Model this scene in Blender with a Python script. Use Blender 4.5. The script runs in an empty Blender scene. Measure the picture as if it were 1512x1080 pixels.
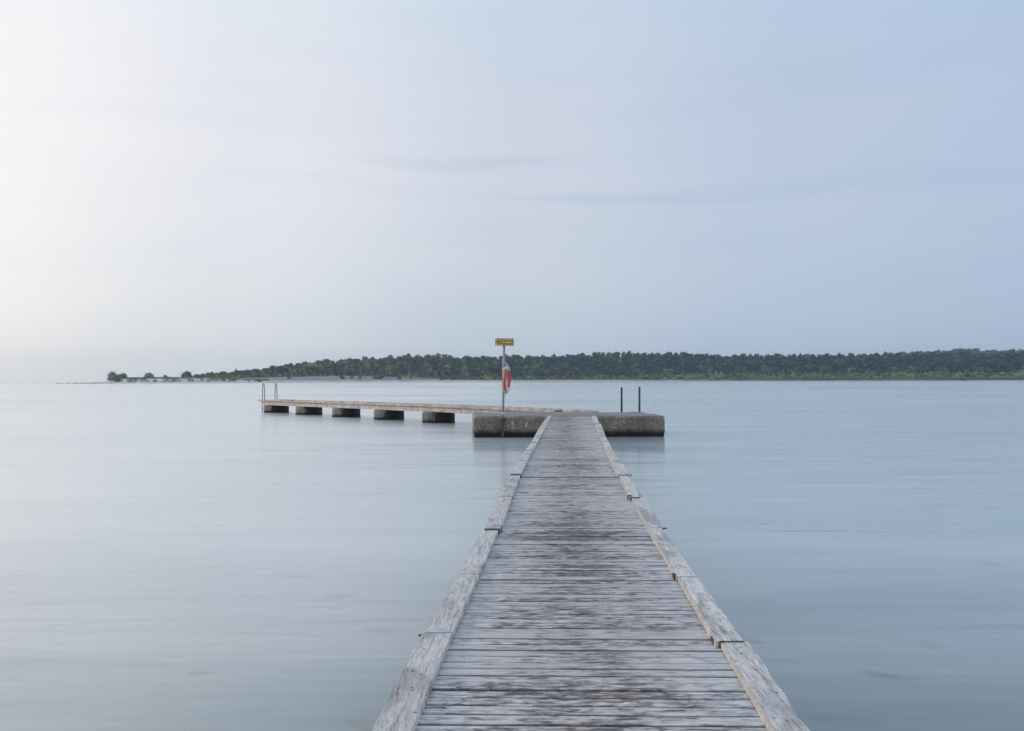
import bpy, bmesh, math, random
import numpy as np
from mathutils import Vector, Matrix, noise as mnoise
R = math.radians
S = bpy.context.scene
col = S.collection
random.seed(7); rng = np.random.default_rng(7)

# ------------------------------------------------------------------ camera
F = 1470.0                       # focal length in photograph pixels (35 mm on a 36 mm frame)
CAM_H = 1.665                    # metres above the water
ROLL = math.atan(3.0/1512)
cd = bpy.data.cameras.new('camera'); cam = bpy.data.objects.new('camera', cd); col.objects.link(cam)
cd.sensor_width = 36; cd.lens = 36*F/1512; cd.shift_y = 21/1512
cd.clip_start = 0.1; cd.clip_end = 20000
cam.matrix_world = Matrix.Translation((0, 0, CAM_H)) @ Matrix.Rotation(R(90), 4, 'X') @ Matrix.Rotation(-ROLL, 4, 'Z')
S.camera = cam

# ------------------------------------------------------------------ sun and sky
SUN_AZ, SUN_EL = R(-58), R(15)   # azimuth clockwise from +Y
sd = Vector((math.sin(SUN_AZ)*math.cos(SUN_EL), math.cos(SUN_AZ)*math.cos(SUN_EL), math.sin(SUN_EL)))
ld = bpy.data.lights.new('sun', 'SUN'); ld.energy = 0.9; ld.angle = R(14); ld.color = (1.0, 0.86, 0.72)
lo = bpy.data.objects.new('sun', ld); col.objects.link(lo)
lo.rotation_euler = (-sd).to_track_quat('-Z', 'Y').to_euler()

W = bpy.data.worlds.new('World'); S.world = W; W.use_nodes = True
nt = W.node_tree; nt.nodes.clear()
def N(nt, t, **k):
    n = nt.nodes.new(t)
    for a, b in k.items(): setattr(n, a, b)
    return n
def setin(nt, sock, v):
    if isinstance(v, bpy.types.NodeSocket): nt.links.new(v, sock)
    elif v is not None: sock.default_value = v
def mth(nt, op, a, b=None, c=None, clamp=False):
    n = N(nt, 'ShaderNodeMath', operation=op); n.use_clamp = clamp
    for i, v in enumerate((a, b, c)):
        if v is not None: setin(nt, n.inputs[i], v)
    return n.outputs[0]
def vmth(nt, op, a, b=None, out=0):
    n = N(nt, 'ShaderNodeVectorMath', operation=op)
    setin(nt, n.inputs[0], a)
    if b is not None: setin(nt, n.inputs[1], b)
    return n.outputs[out]
def ramp(nt, fac, stops, interp='LINEAR'):
    n = N(nt, 'ShaderNodeValToRGB'); n.color_ramp.interpolation = interp
    e = n.color_ramp.elements
    while len(e) < len(stops): e.new(0.5)
    for el, (p, c) in zip(e, stops):
        el.position = p; el.color = (c, c, c, 1) if isinstance(c, (int, float)) else (*c, 1)
    nt.links.new(fac, n.inputs[0]); return n.outputs[0]
def mix(nt, fac, a, b, blend='MIX'):
    n = N(nt, 'ShaderNodeMix', data_type='RGBA', blend_type=blend)
    setin(nt, n.inputs[0], fac)
    setin(nt, n.inputs[6], (*a, 1) if isinstance(a, tuple) and len(a) == 3 else a)
    setin(nt, n.inputs[7], (*b, 1) if isinstance(b, tuple) and len(b) == 3 else b)
    return n.outputs[2]
def noise(nt, vec, scale=1, detail=4, rough=0.55, dist=0.0, sc3=None, loc=None):
    if sc3 or loc:
        m = N(nt, 'ShaderNodeMapping'); setin(nt, m.inputs[0], vec)
        if sc3: m.inputs['Scale'].default_value = sc3
        if loc: m.inputs['Location'].default_value = loc
        vec = m.outputs[0]
    n = N(nt, 'ShaderNodeTexNoise'); setin(nt, n.inputs['Vector'], vec)
    n.inputs['Scale'].default_value = scale; n.inputs['Detail'].default_value = detail
    n.inputs['Roughness'].default_value = rough; n.inputs['Distortion'].default_value = dist
    return n.outputs[0]

tc = N(nt, 'ShaderNodeTexCoord'); dirv = vmth(nt, 'NORMALIZE', tc.outputs['Generated'])
sep = N(nt, 'ShaderNodeSeparateXYZ'); nt.links.new(dirv, sep.inputs[0])
gd = Vector((math.sin(R(-50))*math.cos(R(15)), math.cos(R(-50))*math.cos(R(15)), math.sin(R(15))))
cosg = vmth(nt, 'DOT_PRODUCT', dirv, tuple(gd), out=1)
ang = mth(nt, 'DIVIDE', mth(nt, 'ARCCOSINE', cosg), math.pi)
veil = ramp(nt, ang, [(0.0, (1.0, .97, .94)), (22/180, (.985, .95, .955)), (35/180, (.83, .845, .90)), (50/180, (.65, .715, .82)),
                      (64/180, (.54, .64, .80)), (78/180, (.495, .605, .79)), (105/180, (.53, .62, .78)), (140/180, (.66, .72, .82)), (1.0, (.76, .79, .85))], 'EASE')
elev = mth(nt, 'ARCSINE', sep.outputs[2])
# low, slightly denser band at the horizon; clearer and bluer overhead
hz = ramp(nt, mth(nt, 'DIVIDE', elev, R(90)), [(0.0, (.935, .975, .985)), (5/90, (.95, .97, .972)), (11/90, (1.01, 1.0, 1.0)), (16/90, (1.0, 1.0, 1.01)), (22/90, (.97, 1.03, 1.05)), (1.0, (.98, 1.04, 1.08))])
veil = mix(nt, 1.0, veil, hz, 'MULTIPLY')
az = mth(nt, 'ARCTAN2', sep.outputs[0], sep.outputs[1])
cv = N(nt, 'ShaderNodeCombineXYZ'); nt.links.new(az, cv.inputs[0]); nt.links.new(elev, cv.inputs[1])
warp = noise(nt, cv.outputs[0], 1, 2, .5, 0, (2.2, 9, 1), (3.1, 0.4, 0))
el2 = mth(nt, 'ADD', elev, mth(nt, 'MULTIPLY', warp, 0.05))
cv2 = N(nt, 'ShaderNodeCombineXYZ'); nt.links.new(az, cv2.inputs[0]); nt.links.new(el2, cv2.inputs[1])
n1 = noise(nt, cv2.outputs[0], 1, 5, .5, 0.2, (2.6, 26, 1), (1.7, 5.3, 0))
n2 = noise(nt, cv2.outputs[0], 1, 3, .5, 0.3, (1.3, 7, 1), (8.2, 2.1, 0))
st = ramp(nt, n1, [(.36, (.972, .982, .992)), (.50, (1.0, 1.0, 1.0)), (.64, (1.012, 1.006, 1.0))])
st2 = ramp(nt, n2, [(.30, (.98, .99, 1.0)), (.70, (1.02, 1.005, 1.0))])
veil = mix(nt, 1.0, mix(nt, 1.0, veil, st, 'MULTIPLY'), st2, 'MULTIPLY')
# a few thin, faintly darker wisps of high cloud drawn out level with the horizon
def wisp(az0, az1, el0, slope, width, amt, seed):
    global veil
    c0 = mth(nt, 'ADD', R(el0), mth(nt, 'MULTIPLY', az, slope))
    q = mth(nt, 'ADD', mth(nt, 'SUBTRACT', el2, c0), mth(nt, 'MULTIPLY', mth(nt, 'SUBTRACT', noise(nt, cv.outputs[0], 1, 4, .6, .3, (9, 40, 1), (seed, seed*2, 0)), .5), .022))
    k = mth(nt, 'SUBTRACT', 1.0, ramp(nt, mth(nt, 'DIVIDE', mth(nt, 'ABSOLUTE', mth(nt, 'SUBTRACT', q, .025)), R(width)), [(0.0, 0.0), (1.0, 1.0)], 'EASE'))
    mid_, hw = (az0+az1)/2, (az1-az0)/2
    e_ = ramp(nt, mth(nt, 'DIVIDE', mth(nt, 'ABSOLUTE', mth(nt, 'SUBTRACT', az, R(mid_))), R(hw)), [(.2, 1.0), (1.0, 0.0)], 'EASE')
    veil = mix(nt, mth(nt, 'MULTIPLY', k, e_), veil, mix(nt, 1.0, veil, amt, 'MULTIPLY'))
wisp(-12, 6, 12.3, 0.0, .55, (.90, .93, .955), 3.0)
wisp(-4, 16, 10.4, -.02, .35, (.90, .93, .96), 5.0)
wisp(2, 34, 10.6, .0, .7, (.945, .96, .975), 7.0)
wisp(6, 26, 16.5, .03, 1.1, (.972, .978, .985), 9.0)
wisp(-20, -6, 11.4, .02, .5, (.965, .97, .98), 11.0)
sky = N(nt, 'ShaderNodeTexSky', sky_type='NISHITA'); sky.sun_disc = False
sky.sun_elevation = SUN_EL; sky.sun_rotation = SUN_AZ; sky.air_density = 1; sky.dust_density = 2; sky.ozone_density = 1.5
# the Nishita sky shines faintly through the veil of high cloud
veil_s = mix(nt, 1.0, veil, (10.0, 10.0, 10.0), 'MULTIPLY')
skymix = mix(nt, 0.88, sky.outputs[0], veil_s)
bg = N(nt, 'ShaderNodeBackground'); nt.links.new(skymix, bg.inputs[0]); bg.inputs[1].default_value = 0.1
wo = N(nt, 'ShaderNodeOutputWorld'); nt.links.new(bg.outputs[0], wo.inputs[0])
S.view_settings.view_transform = 'Standard'; S.view_settings.look = 'None'
S.view_settings.exposure = 0; S.view_settings.gamma = 1; S.view_settings.use_curve_mapping = False

# ------------------------------------------------------------------ helpers
def tag(o, label=None, cat=None, group=None, kind=None):
    if label: o['label'] = label
    if cat: o['category'] = cat
    if group: o['group'] = group
    if kind: o['kind'] = kind
    return o
def empty(name, loc=(0, 0, 0), rz=0):
    o = bpy.data.objects.new(name, None); col.objects.link(o); o.location = loc; o.rotation_euler = (0, 0, rz)
    o.empty_display_size = 0.3; return o
def mobj(name, me, parent=None, mat=None):
    o = bpy.data.objects.new(name, me); col.objects.link(o)
    if parent: o.parent = parent
    if mat and not me.materials: me.materials.append(mat)
    return o
def bobj(name, bm, mat, parent=None, smooth=False):
    me = bpy.data.meshes.new(name)
    bmesh.ops.recalc_face_normals(bm, faces=bm.faces)
    if smooth:
        for f in bm.faces: f.smooth = True
    bm.to_mesh(me); bm.free(); return mobj(name, me, parent, mat)
def box(bm, x0, x1, y0, y1, z0, z1, bev=0):
    r = bmesh.ops.create_cube(bm, size=1)
    for v in r['verts']:
        v.co = Vector(((x0+x1)/2+v.co.x*(x1-x0), (y0+y1)/2+v.co.y*(y1-y0), (z0+z1)/2+v.co.z*(z1-z0)))
    if bev:
        es = list({e for v in r['verts'] for e in v.link_edges})
        bmesh.ops.bevel(bm, geom=es, offset=bev, segments=1, affect='EDGES')
def tube(bm, pts, rad, seg=8, cap=True):
    rings = []
    pts = [Vector(p) for p in pts]
    rad = rad if isinstance(rad, (list, tuple)) else [rad]*len(pts)
    prev = None
    for i, p in enumerate(pts):
        d = (pts[min(i+1, len(pts)-1)]-pts[max(i-1, 0)]).normalized()
        up = prev if prev is not None and abs(prev.dot(d)) < .95 else (Vector((1, 0, 0)) if abs(d.x) < .8 else Vector((0, 1, 0)))
        a = (up - d*up.dot(d)).normalized(); b = d.cross(a); prev = a
        rings.append([bm.verts.new(p+a*rad[i]*math.cos(t*2*math.pi/seg)+b*rad[i]*math.sin(t*2*math.pi/seg)) for t in range(seg)])
    for r0, r1 in zip(rings, rings[1:]):
        for k in range(seg): bm.faces.new((r0[k], r0[(k+1) % seg], r1[(k+1) % seg], r1[k]))
    if cap: bm.faces.new(rings[0][::-1]); bm.faces.new(rings[-1])
def prism(bm, quad, z0f, z1f):      # a board given by four plan corners and its underside/top heights
    lo_ = [bm.verts.new((x, y, z0f(x, y))) for x, y in quad]; hi = [bm.verts.new((x, y, z1f(x, y))) for x, y in quad]
    bm.faces.new(lo_[::-1]); bm.faces.new(hi)
    for k in range(4): bm.faces.new((lo_[k], lo_[(k+1) % 4], hi[(k+1) % 4], hi[k]))
CA, SA = math.cos(ROLL), math.sin(ROLL)
def ray(px, py):
    dx, dy = px-756, 561-py
    return ((dx*CA+dy*SA)/F, 1.0, (-dx*SA+dy*CA)/F)
SL = 0.00535; DZ = CAM_H-1.216     # the jetty climbs slightly towards the platform
def on_deck(px, py, lift=0.0):
    r = ray(px, py); t = (DZ+lift-CAM_H)/(r[2]-SL); return (r[0]*t, t)
def on_z(px, py, z=0.0):
    r = ray(px, py); t = (z-CAM_H)/r[2]; return (r[0]*t, t)
def dz(y): return DZ+SL*y
def X_at(px, Y): return (px-756)/F*Y
def lerp(x, xs, ys): return float(np.interp(x, xs, ys))

# ------------------------------------------------------------------ materials
def new_mat(name):
    m = bpy.data.materials.new(name); m.use_nodes = True; t = m.node_tree; t.nodes.clear()
    b = N(t, 'ShaderNodeBsdfPrincipled'); o = N(t, 'ShaderNodeOutputMaterial'); t.links.new(b.outputs[0], o.inputs[0])
    g = N(t, 'ShaderNodeNewGeometry')
    return m, t, b, g.outputs['Position']
def bump(t, b, h, s, d):
    n = N(t, 'ShaderNodeBump'); n.inputs['Strength'].default_value = s; n.inputs['Distance'].default_value = d
    t.links.new(h, n.inputs['Height']); t.links.new(n.outputs[0], b.inputs['Normal'])
def simple(name, c, rough=.7, metal=0, var=.15, scale=6, bmp=0.0):
    m, t, b, P = new_mat(name)
    n = noise(t, P, scale, 5, .6)
    c0 = tuple(v*(1-var) for v in c); c1 = tuple(min(1, v*(1+var)) for v in c)
    t.links.new(ramp(t, n, [(.3, c0), (.7, c1)]), b.inputs['Base Color'])
    b.inputs['Roughness'].default_value = rough; b.inputs['Metallic'].default_value = metal
    if bmp: bump(t, b, n, .5, bmp)
    return m

def deck_mat():
    m, t, b, P = new_mat('weathered_deck_wood')
    oi = N(t, 'ShaderNodeObjectInfo'); rnd = oi.outputs['Random']
    off = N(t, 'ShaderNodeCombineXYZ'); t.links.new(mth(t, 'MULTIPLY', rnd, 37.0), off.inputs[0]); t.links.new(mth(t, 'MULTIPLY', rnd, 11.0), off.inputs[2])
    Pp = vmth(t, 'ADD', P, off.outputs[0])
    g1 = noise(t, Pp, 1, 7, .65, .25, (7, 90, 40))          # fibres running along each plank
    g2 = noise(t, Pp, 1, 5, .6, .3, (3.2, 30, 10))
    fl = noise(t, Pp, 1, 6, .62, .5, (13, 34, 3))            # flecks and rubbed patches
    s1 = noise(t, P, 1, 5, .6, .8, (3.6, 8.0, 1))             # stains crossing several planks
    s2 = noise(t, P, 1, 3, .5, 0, (.6, .45, 1), (4, 2, 0))
    sp = N(t, 'ShaderNodeSeparateXYZ'); t.links.new(P, sp.inputs[0])
    lat = mth(t, 'SUBTRACT', sp.outputs[0], mth(t, 'ADD', mth(t, 'MULTIPLY', sp.outputs[1], 0.0492), .10))
    al = mth(t, 'DIVIDE', mth(t, 'ABSOLUTE', lat), .60)
    worn = mth(t, 'SUBTRACT', 1.0, ramp(t, al, [(.15, 0.0), (.95, 1.0)]))
    v = mth(t, 'ADD', mth(t, 'MULTIPLY', s1, .32), mth(t, 'MULTIPLY', fl, .60))
    v = mth(t, 'ADD', v, mth(t, 'MULTIPLY', g2, .22))
    v = mth(t, 'ADD', v, mth(t, 'MULTIPLY', s2, .12))
    v = mth(t, 'ADD', v, mth(t, 'MULTIPLY', worn, .085))
    v = mth(t, 'ADD', v, mth(t, 'MULTIPLY', mth(t, 'SUBTRACT', rnd, .5), .13))
    dark = ramp(t, v, [(.62, 0.0), (.685, .32), (.78, .94)])
    edge = ramp(t, al, [(.50, 0.0), (1.0, .55)])
    light = mix(t, rnd, (.58, .51, .475), (.77, .70, .655))
    light = mix(t, edge, light, (.60, .64, .66))
    brown = mix(t, ramp(t, noise(t, Pp, 1, 3, .5, 0, (3, 9, 1), (7, 3, 1)), [(.45, 0.0), (.62, 1.0)]), (.085, .085, .105), (.155, .115, .10))
    c = mix(t, dark, light, brown)
    c = mix(t, 1.0, c, ramp(t, g1, [(.32, .60), (.48, .97), (.66, 1.16)]), 'MULTIPLY')
    wh = ramp(t, noise(t, Pp, 1, 5, .7, .3, (20, 70, 8), (2, 9, 4)), [(.60, 0.0), (.70, .55)])
    c = mix(t, wh, c, (.85, .81, .77))
    rust = ramp(t, noise(t, Pp, 1, 3, .6, 0, (3.5, 45, 5), (12, 1, 3)), [(.68, 0.0), (.74, .6)])
    c = mix(t, rust, c, (.30, .15, .11))
    # darker tone along the two long edges of every plank
    tco = N(t, 'ShaderNodeTexCoord'); so = N(t, 'ShaderNodeSeparateXYZ'); t.links.new(tco.outputs['Object'], so.inputs[0])
    ed = mth(t, 'ADD', mth(t, 'ABSOLUTE', so.outputs[1]), mth(t, 'MULTIPLY', mth(t, 'SUBTRACT', g2, .5), .012))
    c = mix(t, ramp(t, mth(t, 'MULTIPLY', ed, 10.0), [(.380, 0.0), (.432, .66)]), c, (.045, .04, .038))
    t.links.new(c, b.inputs['Base Color'])
    b.inputs['Roughness'].default_value = .75; b.inputs['Specular IOR Level'].default_value = .35
    h = mth(t, 'ADD', mth(t, 'MULTIPLY', g1, .6), mth(t, 'MULTIPLY', g2, .5))
    bump(t, b, h, .8, .004); return m

def curb_mat(name, base, base2, edge_dark=True):
    m, t, b, P = new_mat(name)
    oi = N(t, 'ShaderNodeObjectInfo'); rnd = oi.outputs['Random']
    off = N(t, 'ShaderNodeCombineXYZ'); t.links.new(mth(t, 'MULTIPLY', rnd, 23.0), off.inputs[1])
    Pp = vmth(t, 'ADD', P, off.outputs[0])
    g1 = noise(t, Pp, 1, 7, .65, .9, (80, 4.5, 30)); g2 = noise(t, Pp, 1, 5, .65, .8, (30, 4, 8))
    bl = noise(t, Pp, 1, 6, .7, .6, (34, 7, 9)); big = noise(t, Pp, 1, 3, .5, .4, (5, 1.6, 1), (3, 8, 0))
    c = mix(t, rnd, base, base2)
    c = mix(t, ramp(t, bl, [(.46, 0.0), (.60, .38)]), c, (.30, .28, .265))
    c = mix(t, ramp(t, big, [(.52, 0.0), (.62, .45)]), c, (.20, .185, .165))
    c = mix(t, ramp(t, noise(t, Pp, 1, 4, .6, .3, (7, 3, 1), (9, 1, 6)), [(.58, 0.0), (.64, .55)]), c, (.42, .50, .58))
    c = mix(t, 1.0, c, ramp(t, g1, [(.34, .66), (.47, .97), (.66, 1.08)]), 'MULTIPLY')
    vo = N(t, 'ShaderNodeTexVoronoi'); vo.inputs['Scale'].default_value = 16; t.links.new(Pp, vo.inputs['Vector'])
    c = mix(t, ramp(t, vo.outputs['Distance'], [(.10, .8), (.16, 0.0)]), c, (.07, .055, .05))
    crk = noise(t, Pp, 1, 4, .6, .6, (34, 1.3, 6), (5, 5, 5))
    crk = mth(t, 'ABSOLUTE', mth(t, 'SUBTRACT', crk, .5))
    c = mix(t, ramp(t, mth(t, 'MULTIPLY', crk, 10.0), [(.02, .75), (.12, 0.0)]), c, (.10, .09, .085))
    gg = N(t, 'ShaderNodeNewGeometry'); ey = vmth(t, 'DOT_PRODUCT', gg.outputs['True Normal'], (0, -1, 0), out=1)
    c = mix(t, ramp(t, ey, [(.7, 0.0), (.8, .85)]), c, (.07, .06, .055))     # dark end grain
    t.links.new(c, b.inputs['Base Color']); b.inputs['Roughness'].default_value = .8
    b.inputs['Specular IOR Level'].default_value = .3
    bump(t, b, mth(t, 'ADD', mth(t, 'MULTIPLY', g1, .5), g2), .9, .006); return m

def concrete_mat(name, base, peb, algae_top=.17, white=False):
    m, t, b, P = new_mat(name)
    vo = N(t, 'ShaderNodeTexVoronoi'); vo.inputs['Scale'].default_value = 34; t.links.new(P, vo.inputs['Vector'])
    vo2 = N(t, 'ShaderNodeTexVoronoi'); vo2.inputs['Scale'].default_value = 9; t.links.new(P, vo2.inputs['Vector'])
    n1 = noise(t, P, 5, 6, .65); n2 = noise(t, P, 1.1, 4, .6)
    c = mix(t, ramp(t, n2, [(.32, 0.0), (.66, 1.0)]), base, tuple(x*.45 for x in base))
    sepc = N(t, 'ShaderNodeSeparateColor'); t.links.new(vo.outputs['Color'], sepc.inputs[0])
    c = mix(t, ramp(t, sepc.outputs[0], [(.62, 0.0), (.85, .6)]), c, peb)
    c = mix(t, ramp(t, sepc.outputs[1], [(.62, 0.0), (.8, .75)]), c, tuple(x*.4 for x in base))
    c = mix(t, ramp(t, n1, [(.35, .55), (.52, 0.0)]), c, tuple(x*.4 for x in base))
    runs = noise(t, P, 1, 5, .65, .3, (4.5, 4.5, .5), (2, 6, 1))
    c = mix(t, ramp(t, runs, [(.52, 0.0), (.66, .5)]), c, tuple(x*.30 for x in base))
    rst = noise(t, P, 1, 4, .6, .3, (2.2, 2.2, 1.1), (8, 1, 3))
    c = mix(t, ramp(t, rst, [(.60, 0.0), (.70, .5)]), c, (.30, .15, .085))
    sp = N(t, 'ShaderNodeSeparateXYZ'); t.links.new(P, sp.inputs[0])
    zz = mth(t, 'ADD', sp.outputs[2], mth(t, 'MULTIPLY', mth(t, 'SUBTRACT', noise(t, P, 1, 4, .6, 0, (3, 3, 1)), .5), .16))
    wet = ramp(t, mth(t, 'MULTIPLY', zz, 1.0), [(algae_top*.75, .97), (algae_top, .85), (algae_top*1.9, 0.0)])
    c = mix(t, wet, c, (.014, .014, .015))
    if white:
        for (X, w, z0, z1) in white:
            dx = mth(t, 'ABSOLUTE', mth(t, 'SUBTRACT', mth(t, 'ADD', sp.outputs[0], mth(t, 'MULTIPLY', noise(t, P, 9, 3), .09)), X+.045))
            k = mth(t, 'LESS_THAN', dx, w)
            k = mth(t, 'MULTIPLY', k, mth(t, 'GREATER_THAN', sp.outputs[2], z0)); k = mth(t, 'MULTIPLY', k, mth(t, 'LESS_THAN', sp.outputs[2], z1))
            k = mth(t, 'MULTIPLY', k, ramp(t, noise(t, P, 18, 3), [(.40, 0.0), (.5, .8)]))
            c = mix(t, k, c, (.7, .7, .7))
    if name == 'pillar_concrete':    # shade on the side turned away from the sun, painted near-black
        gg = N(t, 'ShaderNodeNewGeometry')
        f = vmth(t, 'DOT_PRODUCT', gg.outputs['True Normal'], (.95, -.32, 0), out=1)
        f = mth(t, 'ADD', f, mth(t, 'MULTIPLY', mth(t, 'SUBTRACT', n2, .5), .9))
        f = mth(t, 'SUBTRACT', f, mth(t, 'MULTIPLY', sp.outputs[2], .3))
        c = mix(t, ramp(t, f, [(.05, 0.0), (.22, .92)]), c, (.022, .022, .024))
    t.links.new(c, b.inputs['Base Color']); b.inputs['Roughness'].default_value = .85
    bump(t, b, mth(t, 'ADD', n1, mth(t, 'MULTIPLY', vo.outputs['Distance'], .8)), .8, .02); return m

def water_mat():
    m, t, b, P = new_mat('long_exposure_sea')
    big = noise(t, P, 1, 4, .55, .6, (.020, .075, 1)); mid = noise(t, P, 1, 5, .55, .5, (.11, .42, 1), (5, 3, 0))
    near = noise(t, P, 1, 4, .5, .4, (.55, 2.2, 1), (1, 7, 0)); far = noise(t, P, 1, 3, .5, .3, (.006, .022, 1))
    fine = noise(t, P, 1, 3, .5, .3, (1.8, 7.5, 1), (4, 9, 0))
    v = mth(t, 'ADD', mth(t, 'MULTIPLY', big, .45), mth(t, 'MULTIPLY', mid, .35))
    v = mth(t, 'ADD', v, mth(t, 'MULTIPLY', near, .20))
    sp = N(t, 'ShaderNodeSeparateXYZ'); t.links.new(P, sp.inputs[0])
    # milky water over pale sand, darker near the jetty; leftward sky glare painted in
    c = ramp(t, v, [(.36, (.26, .355, .38)), (.62, (.46, .545, .54))])
    sand = ramp(t, mth(t, 'ADD', mth(t, 'MULTIPLY', sp.outputs[0], -.030), mth(t, 'MULTIPLY', mid, .25)), [(.02, 0.0), (.36, .9)])  # pale tone to the left, painted for bright sky glare on the water
    c = mix(t, sand, c, (.76, .75, .72))  # 'sand' here is the painted sky glare, not the sea bed
    wd = ramp(t, mth(t, 'ADD', mth(t, 'DIVIDE', sp.outputs[1], 30.0), mth(t, 'MULTIPLY', mth(t, 'SUBTRACT', mid, .5), .12)), [(.12, .9), (.34, 0.0)])
    wd = mth(t, 'MULTIPLY', wd, mth(t, 'SUBTRACT', 1.0, mth(t, 'MULTIPLY', ramp(t, mth(t, 'MULTIPLY', sp.outputs[0], -.2), [(.05, 0.0), (.5, 1.0)]), .45)))
    c = mix(t, wd, c, (.085, .145, .140))
    weed = noise(t, P, 1, 2, .45, .4, (1.5, 1.9, 1), (12.3, 4.6, 0))
    shallow = ramp(t, mth(t, 'DIVIDE', sp.outputs[1], 20.0), [(.30, 1.0), (.55, 0.0)])
    wk = mth(t, 'MULTIPLY', ramp(t, weed, [(.64, 0.0), (.80, .55)]), shallow)
    c = mix(t, wk, c, (.012, .022, .024))
    t.links.new(c, b.inputs['Base Color'])
    b.inputs['IOR'].default_value = 1.95
    t.links.new(ramp(t, mth(t, 'ADD', mth(t, 'MULTIPLY', far, .5), mth(t, 'MULTIPLY', big, .5)), [(.40, .12), (.60, .27)]), b.inputs['Roughness'])
    h = mth(t, 'ADD', mth(t, 'MULTIPLY', mid, .17), mth(t, 'MULTIPLY', near, .045))
    h = mth(t, 'ADD', h, mth(t, 'MULTIPLY', big, .30))
    h = mth(t, 'ADD', h, mth(t, 'MULTIPLY', fine, .009))
    n = N(t, 'ShaderNodeBump'); n.inputs['Strength'].default_value = 1.0; n.inputs['Distance'].default_value = .28
    t.links.new(h, n.inputs['Height']); t.links.new(n.outputs[0], b.inputs['Normal'])
    return m

def leaf_mat(name, c0, c1, c2):
    m, t, b, P = new_mat(name)
    oi = N(t, 'ShaderNodeObjectInfo'); geo = N(t, 'ShaderNodeNewGeometry')
    n = noise(t, P, 1, 2, .5, 0, (.075, .05, .10)); f = noise(t, P, .5, 3, .6)
    v = mth(t, 'ADD', mth(t, 'MULTIPLY', n, .95), mth(t, 'MULTIPLY', f, .20))
    v = mth(t, 'ADD', v, mth(t, 'MULTIPLY', mth(t, 'SUBTRACT', oi.outputs['Random'], .5), .26))
    v = mth(t, 'ADD', v, mth(t, 'MULTIPLY', mth(t, 'SUBTRACT', geo.outputs['Random Per Island'], .5), .22))
    t.links.new(ramp(t, v, [(.42, c0), (.57, c1), (.74, c2)]), b.inputs['Base Color'])
    b.inputs['Roughness'].default_value = .7; b.inputs['Specular IOR Level'].default_value = .2
    return m

M = {}
M['deck'] = deck_mat()
M['curb'] = curb_mat('weathered_curb_wood', (.72, .67, .63), (.82, .775, .73))
M['batten'] = simple('fresh_pine_batten', (.60, .53, .46), .75, 0, .28, 18, .002)
M['joint'] = simple('dark_joint_board', (.15, .125, .10), .85, 0, .35, 12, .004)
M['under'] = simple('dark_under_timber', (.065, .055, .05), .85, 0, .3, 5, .006)
M['pier_wood'] = simple('sun_bleached_pier_wood', (.66, .535, .44), .8, 0, .38, 3.5, .01)
M['pier_top'] = simple('pier_plank_wood', (.42, .38, .35), .8, 0, .3, 4, .01)
M['block'] = concrete_mat('exposed_aggregate_concrete', (.50, .375, .285), (.60, .51, .43), .13,
                          white=[(X_at(757, 28.8), .035, .26, .45), (X_at(777, 28.8), .022, .30, .45), (X_at(751, 28.8), .012, .22, .40)])
M['blocktop'] = simple('platform_slab', (.265, .235, .235), .85, 0, .16, 2.5, .008)
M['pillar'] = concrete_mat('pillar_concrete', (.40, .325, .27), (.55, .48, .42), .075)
M['rusty'] = simple('rust_iron', (.20, .10, .075), .85, .2, .35, 18, .003)
M['galv'] = simple('galvanised_steel', (.33, .35, .38), .45, .55, .2, 14)
M['darkmetal'] = simple('dark_steel', (.085, .075, .085), .5, .5, .25, 10)
M['ladder'] = simple('ladder_steel', (.17, .18, .21), .42, .6, .2, 10)
M['yellow'] = simple('sign_yellow', (.98, .60, .17), .5, 0, .08, 20)
M['black'] = simple('sign_black', (.03, .022, .02), .5, 0, .05, 10)
M['frame'] = simple('sign_frame_brown', (.07, .05, .045), .5, 0, .1, 10)
M['red'] = simple('buoy_red', (.64, .12, .10), .5, 0, .15, 14)
M['white'] = simple('buoy_white', (.68, .66, .62), .6, 0, .15, 14)
M['rope'] = simple('pale_rope', (.66, .60, .55), .8, 0, .12, 40)
M['water'] = water_mat()
M['pine'] = leaf_mat('wood_foliage', (.020, .048, .046), (.095, .135, .075), (.24, .28, .13))
M['shrub'] = leaf_mat('shrub_foliage', (.05, .09, .05), (.14, .20, .085), (.30, .34, .15))
M['bush'] = leaf_mat('spit_bush_foliage', (.17, .20, .13), (.31, .36, .23), (.42, .46, .31))
M['red_leaf'] = leaf_mat('copper_foliage', (.055, .035, .03), (.10, .06, .05), (.14, .09, .075))
M['bark'] = simple('tree_bark', (.09, .065, .05), .9, 0, .3, 3)
M['reed'] = simple('reed_leaves', (.19, .25, .12), .8, 0, .3, .6)
M['drygrass'] = simple('dry_grass', (.46, .39, .25), .9, 0, .3, .4)
M['rock'] = simple('shore_stone', (.80, .77, .74), .85, 0, .3, .8)
M['darkrock'] = simple('dark_stone', (.16, .14, .13), .85, 0, .3, .8)

# ------------------------------------------------------------------ water
bm = bmesh.new()
bmesh.ops.create_grid(bm, x_segments=8, y_segments=8, size=1)
for v in bm.verts: v.co = Vector((v.co.x*2600, v.co.y*1500+1100, 0))
tag(bobj('water', bm, M['water']), kind='structure')

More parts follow.
